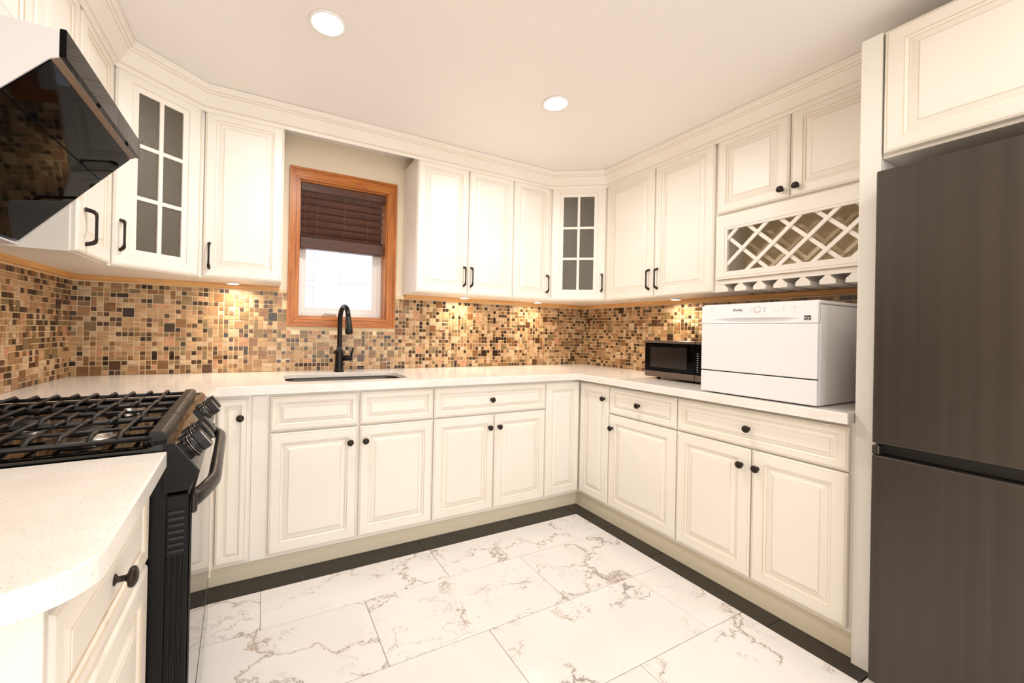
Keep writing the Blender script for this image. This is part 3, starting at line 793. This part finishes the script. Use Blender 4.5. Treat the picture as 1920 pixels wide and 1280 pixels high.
for x in (-2.325, -2.255, -2.085, -1.93):
    q = MB(); q.tube([(x, .012, 2.05), (x, .010, 1.76)], .0013, cordm, 6); obj('cord', q, t)
# neighbouring house seen through the window
NYY = 2.2
t = thing('neighbour_house', 'white house wall with shaded windows seen outside through the kitchen window', 'building', (-1.8, NYY, 0))
q = MB()
for i in range(24): q.prism([(NYY + .3, i * .16 - .4), (NYY, i * .16 - .4), (NYY + .012, i * .16 - .24), (NYY + .3, i * .16 - .24)], lambda a, b, c: Vector((c, a, b)), -5.5, 1.5, siding)
obj('wall', q, t)
def nwindow(x0, x1, z0, z1, rail):
    q = MB(); y = NYY - .03
    q.xyz(x0 - .07, x0, y, NYY + .05, z0 - .07, z1 + .07, vinyl); q.xyz(x1, x1 + .07, y, NYY + .05, z0 - .07, z1 + .07, vinyl)
    q.xyz(x0, x1, y, NYY + .05, z0 - .07, z0, vinyl); q.xyz(x0, x1, y, NYY + .05, z1, z1 + .07, vinyl); q.xyz(x0, x1, y, NYY + .05, rail - .022, rail + .022, vinyl)
    o = obj('window', q, t); 
    for a, b_ in ((z0, rail - .022), (rail + .022, z1)):
        g = MB(); g.xyz(x0, x1, NYY - .012, NYY - .004, a, b_, nwin); obj('pane', g, o)
nwindow(-2.75, -2.03, 1.0, 2.15, 1.69); nwindow(-1.76, -.95, 1.0, 2.15, 1.75)

# ------------------------------------------------------------------ recessed ceiling lights
labs = ['recessed round ceiling light nearer the range hood', 'recessed round ceiling light nearer the far right corner']
for k, (x, y) in enumerate(LAMPS[:2]):
    t = thing('recessed_light', labs[k], 'light', (x, y, CEIL), 'recessed ceiling lights')
    q = MB(); q.lathe((x, y, CEIL - .0005), (0, 0, -1), [(.070, 0), (.070, .004), (.066, .007), (.058, .004), (0, .004)], trimw, 32); obj('trim_ring', q, t)
    q = MB(); q.lathe((x, y, CEIL - .005), (0, 0, -1), [(.057, 0), (.050, .003), (0, .004)], emitw, 32); obj('lens', q, t)

# ------------------------------------------------------------------ gas range
GY0, GY1 = -1.643, -.884
t = thing('gas_range', 'black gas range with cast iron grates against the left wall', 'range', (-3.05, -1.26, 0))
q = MB()
q.xyz(XL + .058, -2.725, GY0 + .004, GY1 - .004, .06, .895, blackplastic, .002)
q.xyz(XL + .058, -2.715, GY0 + .002, GY0 + .010, .06, .90, blackplastic, .002)
for y in (GY0 + .03, GY1 - .03):
    for x in (-3.3, -2.8): q.lathe((x, y, 0), (0, 0, 1), [(.018, 0), (.018, .01), (.012, .012), (.012, .062)], blackplastic, 10)
obj('body', q, t)
q = MB(); q.xyz(XL + .058, -2.725, GY0, GY1, .895, .912, blackgloss, .005, 2)
q.xyz(XL + .058, -2.735, GY0, GY0 + .022, .912, .921, blackgloss, .003, 2); q.xyz(XL + .058, -2.735, GY1 - .022, GY1, .912, .921, blackgloss, .003, 2)
q.xyz(XL + .056, XL + .10, GY0, GY1, .895, .95, blackgloss, .004, 2)
obj('cooktop', q, t)
# control panel, extruded along y
q = MB(); fy = lambda a, b, c: Vector((a, c, b))
q.prism([(-2.724, .928), (-2.704, .928), (-2.657, .862), (-2.678, .822), (-2.724, .822)], fy, GY0, GY1, blackgloss, .0015)
q.prism([(-2.76, .912), (-2.74, .926), (-2.724, .927), (-2.724, .90), (-2.76, .90)], fy, GY0, GY1, blackgloss)
for y in (GY0 - .0015, GY1 - .0005): q.prism([(-2.722, .926), (-2.705, .926), (-2.6595, .862), (-2.679, .824), (-2.722, .824)], fy, y, y + .002, blackplastic)
cp = obj('control_panel', q, t)
pn = Vector((.066, 0, .047)).normalized(); pu = Vector((-.047, 0, .066)).normalized()
for k, y in enumerate((-1.54, -1.46, -1.385, -1.09, -1.01)):
    o = Vector((-2.678, y, .893)); q = MB()
    q.lathe(o, pn, [(.027, 0), (.027, .005), (.023, .009), (.021, .012), (0, .012)], knobm, 22)
    q.lathe(o, pn, [(.0285, .0), (.0285, .002), (.027, .002)], silver, 22)
    f = Fr(o, (0, 1, 0), pn, pu)
    q.prism([(-.009, -.024), (.009, -.024), (.012, .0), (.009, .026), (-.009, .026), (-.012, 0)], f, .010, .032, knobm, .003)
    q.box(-.0125, -.0105, -.020, .020,   .031, .0325, silver, f); q.box(.0105, .0125, -.020, .020, .031, .0325, silver, f)
    obj('knob', q, t if False else t)
# oven door, vents, handle, drawer
q = MB(); q.xyz(-2.722, -2.676, GY0 + .004, GY1 - .004, .235, .815, blackplastic, .003)
q.xyz(-2.676, -2.671, GY0 + .008, GY1 - .008, .24, .80, blackgloss, .002)
for i in range(7): q.xyz(-2.713, -2.683, GY0 + .0005, GY0 + .005, .79 - .014 * i - .016, .79 - .014 * i - .009, castiron, .001)
for i in range(4): q.xyz(-2.716 + i * .010, -2.712 + i * .010, GY0 + .001, GY0 + .005, .25, .68, blackplastic, .001)
od = obj('oven_door', q, t)
q = MB(); pts = []; rs = []
for i in range(25):
    s_ = i / 24; y = GY0 + .022 + s_ * (GY1 - GY0 - .044); e = 1 - (2 * s_ - 1) ** 2
    pts.append((-2.680 + .044 * min(1, e * 1.7) ** .8, y, .788 + .004 * e)); rs.append(.0155)
q.tube(pts, rs, bronze if False else knobm, 12, flat=1.25)
for y in (GY0 + .022, GY1 - .022): q.xyz(-2.674, -2.662, y - .014, y + .014, .766, .812, knobm, .004)
obj('handle', q, od)
q = MB(); q.xyz(-2.722, -2.676, GY0 + .004, GY1 - .004, .065, .228, blackplastic, .003); q.xyz(-2.676, -2.671, GY0 + .008, GY1 - .008, .07, .222, blackgloss, .002); obj('storage_drawer', q, t)
# burners
for k, (x, y, r) in enumerate([(-2.90, -1.44, .052), (-2.90, -1.09, .044), (-3.21, -1.44, .040), (-3.21, -1.09, .048), (-3.06, -1.265, .050)]):
    q = MB(); q.lathe((x, y, .912), (0, 0, 1), [(r + .014, 0), (r + .013, .003), (r, .005), (r, .012), (r - .006, .013), (0, .013)], burner, 24); bo = obj('burner', q, t)
    q = MB(); q.lathe((x, y, .9252), (0, 0, 1), [(r - .008, 0), (r - .006, .004), (r - .012, .008), (0, .009)], castiron, 24); obj('burner_cap', q, bo)
# grates: three sections side by side along y
gz = .9455
X0g, X1g = -3.325, -2.750
secs = [(-1.606, -1.384), (-1.380, -1.146), (-1.142, -.918)]
for k, (ya, yb) in enumerate(secs):
    q = MB(); bz0, bz1 = gz - .012, gz
    # frame
    for y in (ya + .005, yb - .005): q.tube([(X0g, y, gz - .012), (X1g, y, gz - .012)], .0058, castiron, 8)
    q.xyz(X0g - .006, X0g + .006, ya, yb, gz - .02, gz - .004, castiron, .003)
    q.prism([(X1g - .008, gz - .022), (X1g + .030, gz - .022), (X1g + .026, gz - .003), (X1g + .018, gz + .002), (X1g - .004, gz + .001)], fy, ya + .0008, yb - .0008, castiron, .002)
    for x in (X0g + .01, X1g - .01):
        for y in (ya + .012, yb - .012): q.tube([(x, y, gz - .012), (x, y, .9115)], .006, castiron, 8)
    ym = (ya + yb) / 2
    # cross bar and fingers running across the section
    q.tube([(X0g, ym, gz - .010), (X1g, ym, gz - .010)], .0042, castiron, 8)
    nb = 11
    for i in range(nb):
        x = X1g - .055 - i * .0478
        full = i % 2 == 0
        def bar(y0, y1, up0=True):
            sg = 1 if y1 > y0 else -1
            q.tube([(x, y0, gz - .016), (x, y0 + sg * .004, gz - .006), (x, y0 + sg * .016, gz), (x, y1, gz)], [.0052, .0055, .0055, .0048], castiron, 8)
        if full: bar(ya + .003, ym + .002); bar(yb - .003, ym - .002)
        else: bar(ya + .003, ym - .035); bar(yb - .003, ym + .035)
    obj('grate', q, t)

# the range stands very slightly askew
rot = math.radians(2.6); pv = Vector((-2.70, -1.645, 0)); Rz = Matrix.Rotation(rot, 3, 'Z')
t.location = pv + Rz @ (Vector(t.location) - pv) + Vector((-.008, 0, 0)); t.rotation_euler = (0, 0, rot)

# ------------------------------------------------------------------ range hood
t = thing('range_hood', 'black glass slanted range hood with pale steel side above the range', 'hood', (-3.2, -1.17, 1.43))
HF = -2.955
q = MB()
q.prism([(XL + .004, 1.835), (HF - .012, 1.835), (HF - .012, 1.775), (HF - .027, 1.768), (-3.262, 1.446), (-3.262, 1.432), (XL + .004, 1.432)], fy, HY0, HY0 + .004, hoodwhite)
q.prism([(XL + .004, 1.835), (HF - .012, 1.835), (HF - .012, 1.775), (HF - .027, 1.768), (-3.262, 1.446), (-3.262, 1.432), (XL + .004, 1.432)], fy, HY1 - .004, HY1, hoodwhite)
q.xyz(XL + .004, HF - .012, HY0 + .004, HY1 - .004, 1.831, 1.835, hoodwhite)
q.xyz(HF - .020, HF - .012, HY0 + .004, HY1 - .004, 1.775, 1.831, hoodwhite)
q.prism([(HF - .012, 1.775), (HF - .027, 1.768), (HF - .030, 1.776), (HF - .014, 1.781)], fy, HY0 + .004, HY1 - .004, mwsteel)
q.xyz(XL + .004, -3.262, HY0 + .004, HY1 - .004, 1.432, 1.437, hoodwhite)
obj('shell', q, t)
q = MB(); q.xyz(HF - .012, HF, HY0, HY1, 1.776, 1.840, blackglass, .0015); obj('front_glass', q, t)
sl0, sl1 = Vector((HF - .028, 0, 1.767)), Vector((-3.262, 0, 1.446)); sv = (sl1 - sl0); Ls = sv.length
f = Fr((sl0.x, HY0 + .004, sl0.z), (0, 1, 0), Vector((-sv.z, 0, sv.x)).normalized() * -1, sv)
if f.n.z > 0: f.n = -f.n
f.o = f.o - f.n * .010
wh = HY1 - HY0 - .008
q = MB(); q.box(0, wh, 0, .118, .004, .0125, slantglass, f, .001); obj('upper_glass_panel', q, t)
q = MB(); q.box(0, wh, .120, Ls, .004, .0125, slantglass, f, .001); obj('lower_glass_panel', q, t)

# ------------------------------------------------------------------ refrigerator
t = thing('refrigerator', 'tall dark stainless refrigerator with recessed grip, right of the tall panel', 'refrigerator', (-.38, -2.47, 0))
FX0, FY0_, FY1_ = -.722, -2.842, -2.113
q = MB(); q.xyz(-.655, -.03, FY0_ + .006, FY1_ - .006, .03, 1.725, fridgeside, .003)
for y in (FY0_ + .06, FY1_ - .06):
    for x in (-.6, -.1): q.lathe((x, y, 0), (0, 0, 1), [(.02, 0), (.02, .03)], fridgedark, 10)
obj('body', q, t)
q = MB(); q.xyz(FX0, -.660, FY0_, FY1_, .836, 1.744, fridgem, .005, 3); obj('upper_door', q, t)
q = MB(); q.xyz(FX0, -.660, FY0_, FY1_, .045, .797, fridgem, .004, 2); lo = obj('lower_door', q, t)
q = MB(); q.xyz(FX0 + .034, -.660, FY0_, FY1_ - .018, .799, .834, fridgedark); q.xyz(FX0 + .001, -.660, FY1_ - .0175, FY1_, .799, .829, fridgem, .002); obj('grip_recess', q, lo)

# ------------------------------------------------------------------ countertop dishwasher
t = thing('dishwasher', 'white compact dishwasher standing on the right counter beside the tall panel', 'dishwasher', (-.42, -1.7, CT))
DX, DY0, DY1 = -.640, 1.474, 1.930
DF = Fr((DX, 0, 0), (0, -1, 0), (-1, 0, 0)); DZ1 = 1.327
q = MB(); q.xyz(DX + .022, -.16, -DY1, -DY0, CT + .004, DZ1 - .012, mwhite, .004, 2)
q.box(DY0 - .001, DY1 + .001, DZ1 - .010, DZ1 + .004, -.47, -.012, mwhite, DF, .006, 3)
for y in (DY0 + .04, DY1 - .04):
    for x in (-.56, -.22): q.lathe((x, -y, CT), (0, 0, 1), [(.014, 0), (.014, .006)], mwhite, 10)
obj('body', q, t)
q = MB(); q.box(DY0, DY1, 1.022, 1.240, -.020, .0, mwhite, DF, .003, 2); dd = obj('door', q, t)
# control panel with a scooped grip
q = MB(); NA = 24
za, zb_, zc_ = 1.2415, 1.3245, 0
rows = [[], [], [], [], [], []]
for i in range(NA + 1):
    a = DY0 + (DY1 - DY0) * i / NA; s_ = (i / NA - .5) / .34
    dpt = max(0, 1 - s_ * s_) ** .6 if abs(s_) < 1 else 0
    zt_ = 1.2605 + .004 * dpt
    for r_, (z_, c_) in enumerate(((za, 0), (1.2445, 0), (1.2495, -.013 * dpt), (zt_, -.015 * dpt), (zt_ + .0015, 0), (zb_, -.004))): rows[r_].append(q.bm.verts.new(DF(a, z_, c_)))
for r_ in range(5):
    for i in range(NA): q.face([rows[r_][i], rows[r_][i + 1], rows[r_ + 1][i + 1], rows[r_ + 1][i]], mwhite)
q.box(DY0, DY1, za, zb_, -.021, -.018, mwhite, DF)
q.box(DY0, DY0 + .001, za, zb_, -.02, -.001, mwhite, DF); q.box(DY1 - .001, DY1, za, zb_, -.02, -.001, mwhite, DF)
cpn = obj('control_panel', q, t)
q = MB(); q.box(DY0 + .003, DY1 - .003, 1.017, 1.0225, -.018, -.006, gasket, DF); obj('door_gasket', q, t)
q = MB(); q.box(DY0, DY1, CT + .006, 1.017, -.022, .0, mwhite, DF, .003, 2); obj('kick_panel', q, t)
# printed marks
def text(body, size, fr, a, b_, m, name, parent, c=.0006):
    cu = bpy.data.curves.new(name, 'FONT'); cu.body = body; cu.size = size; cu.extrude = .0002; cu.align_x = 'CENTER'; cu.align_y = 'CENTER'
    tmp = bpy.data.objects.new(name, cu); COL.objects.link(tmp)
    dg = bpy.context.evaluated_depsgraph_get(); me = bpy.data.meshes.new_from_object(tmp.evaluated_get(dg))
    bpy.data.objects.remove(tmp)
    me.materials.append(m)
    p = fr(a, b_, c) - root_loc(parent)
    M = Matrix(((fr.u.x, fr.v.x, fr.n.x), (fr.u.y, fr.v.y, fr.n.y), (fr.u.z, fr.v.z, fr.n.z))).to_4x4()
    me.transform(M); me.name = name
    o = bpy.data.objects.new(name, me); COL.objects.link(o); o.parent = parent; o.location = p; return o
text('Danby', .0155, DF, 1.637, 1.301, mblack, 'brand_lettering', cpn, -.0015)
q = MB(); cyy, czz = 1.716, 1.299
for k in range(10):
    an = 2 * math.pi * k / 10; q.box(cyy + .014 * math.cos(an) - .0013, cyy + .014 * math.cos(an) + .0013, czz + .014 * math.sin(an) - .0013, czz + .014 * math.sin(an) + .0013, -.004, -.0012, mshade, DF)
q.lathe(DF(cyy, czz, -.004), DF.n, [(.010, 0), (.010, .004), (.008, .006), (0, .006)], mwhite, 20)
for a, z_, w_ in ((1.690, 1.305, .006), (1.690, 1.292, .006), (1.744, 1.307, .007), (1.744, 1.300, .007), (1.744, 1.292, .007), (1.782, 1.304, .005), (1.782, 1.292, .004), (1.815, 1.304, .006), (1.815, 1.292, .004), (1.853, 1.304, .006), (1.848, 1.292, .003), (1.52, 1.312, .008), (1.52, 1.300, .004), (1.52, 1.290, .003)):
    q.box(a - w_ / 2, a + w_ / 2, z_ - .0008, z_ + .0008, -.004, -.0015, mshade, DF)
obj('control_markings', q, cpn)
q = MB(); q.box(1.886, 1.908, 1.252, 1.270, -.001, .0006, mblack, DF)
for a, b_, w_, h_ in ((1.8885, 1.2615, .004, .004), (1.894, 1.2635, .0035, .003), (1.899, 1.2605, .004, .005), (1.9045, 1.263, .003, .003), (1.897, 1.2555, .016, .0012)): q.box(a - w_ / 2 + .001, a + w_ / 2 + .001, b_ - h_ / 2, b_ + h_ / 2, .0006, .0009, mwhite, DF)
obj('badge', q, cpn)

# ------------------------------------------------------------------ microwave
t = thing('microwave', 'small black and steel microwave tucked beside the white dishwasher', 'microwave', (-.24, -1.15, CT))
MX = -.405; MY0, MY1 = .965, 1.42; MZ0, MZ1 = CT + .014, 1.150
MF = Fr((MX, 0, 0), (0, -1, 0), (-1, 0, 0)); ms = 1.287
q = MB(); q.xyz(MX + .02, -.05, -MY1, -MY0, MZ0, MZ1 - .002, blackplastic, .004, 2)
for y in (MY0 + .06, MY1 - .06):
    for x in (-.35, -.12): q.lathe((x, -y, CT), (0, 0, 1), [(.012, 0), (.012, .015)], blackplastic, 10)
obj('body', q, t)
q = MB(); q.box(MY0, ms, MZ0, MZ0 + .036, -.02, 0, mwsteel, MF, .004, 2); q.box(MY0, ms, MZ1 - .017, MZ1, -.02, 0, mwsteel, MF, .004, 2)
q.box(MY0 + .001, ms, MZ0 + .035, MZ1 - .016, -.02, -.0005, blackglass, MF)
d = obj('door', q, t)
q = MB(); q.box(MY0 + .040, ms - .045, MZ0 + .060, MZ1 - .040, -.001, .0002, mwin, MF); obj('door_window', q, d)
q = MB(); q.box(ms + .002, MY1, MZ0, MZ0 + .036, -.02, 0, mwsteel, MF, .004, 2); q.box(ms + .002, MY1, MZ1 - .017, MZ1, -.02, 0, mwsteel, MF, .004, 2)
q.box(ms + .002, MY1 - .001, MZ0 + .035, MZ1 - .016, -.02, -.0005, blackglass, MF); cpm = obj('control_panel', q, t)
q = MB()
for i in range(9):
    for j in range(3):
        a = ms + .014 + j * .035; z_ = MZ0 + .052 + i * .0125
        q.box(a, a + .008, z_, z_ + .0045, -.001, .0003, mshade, MF)
obj('keypad_print', q, cpm)
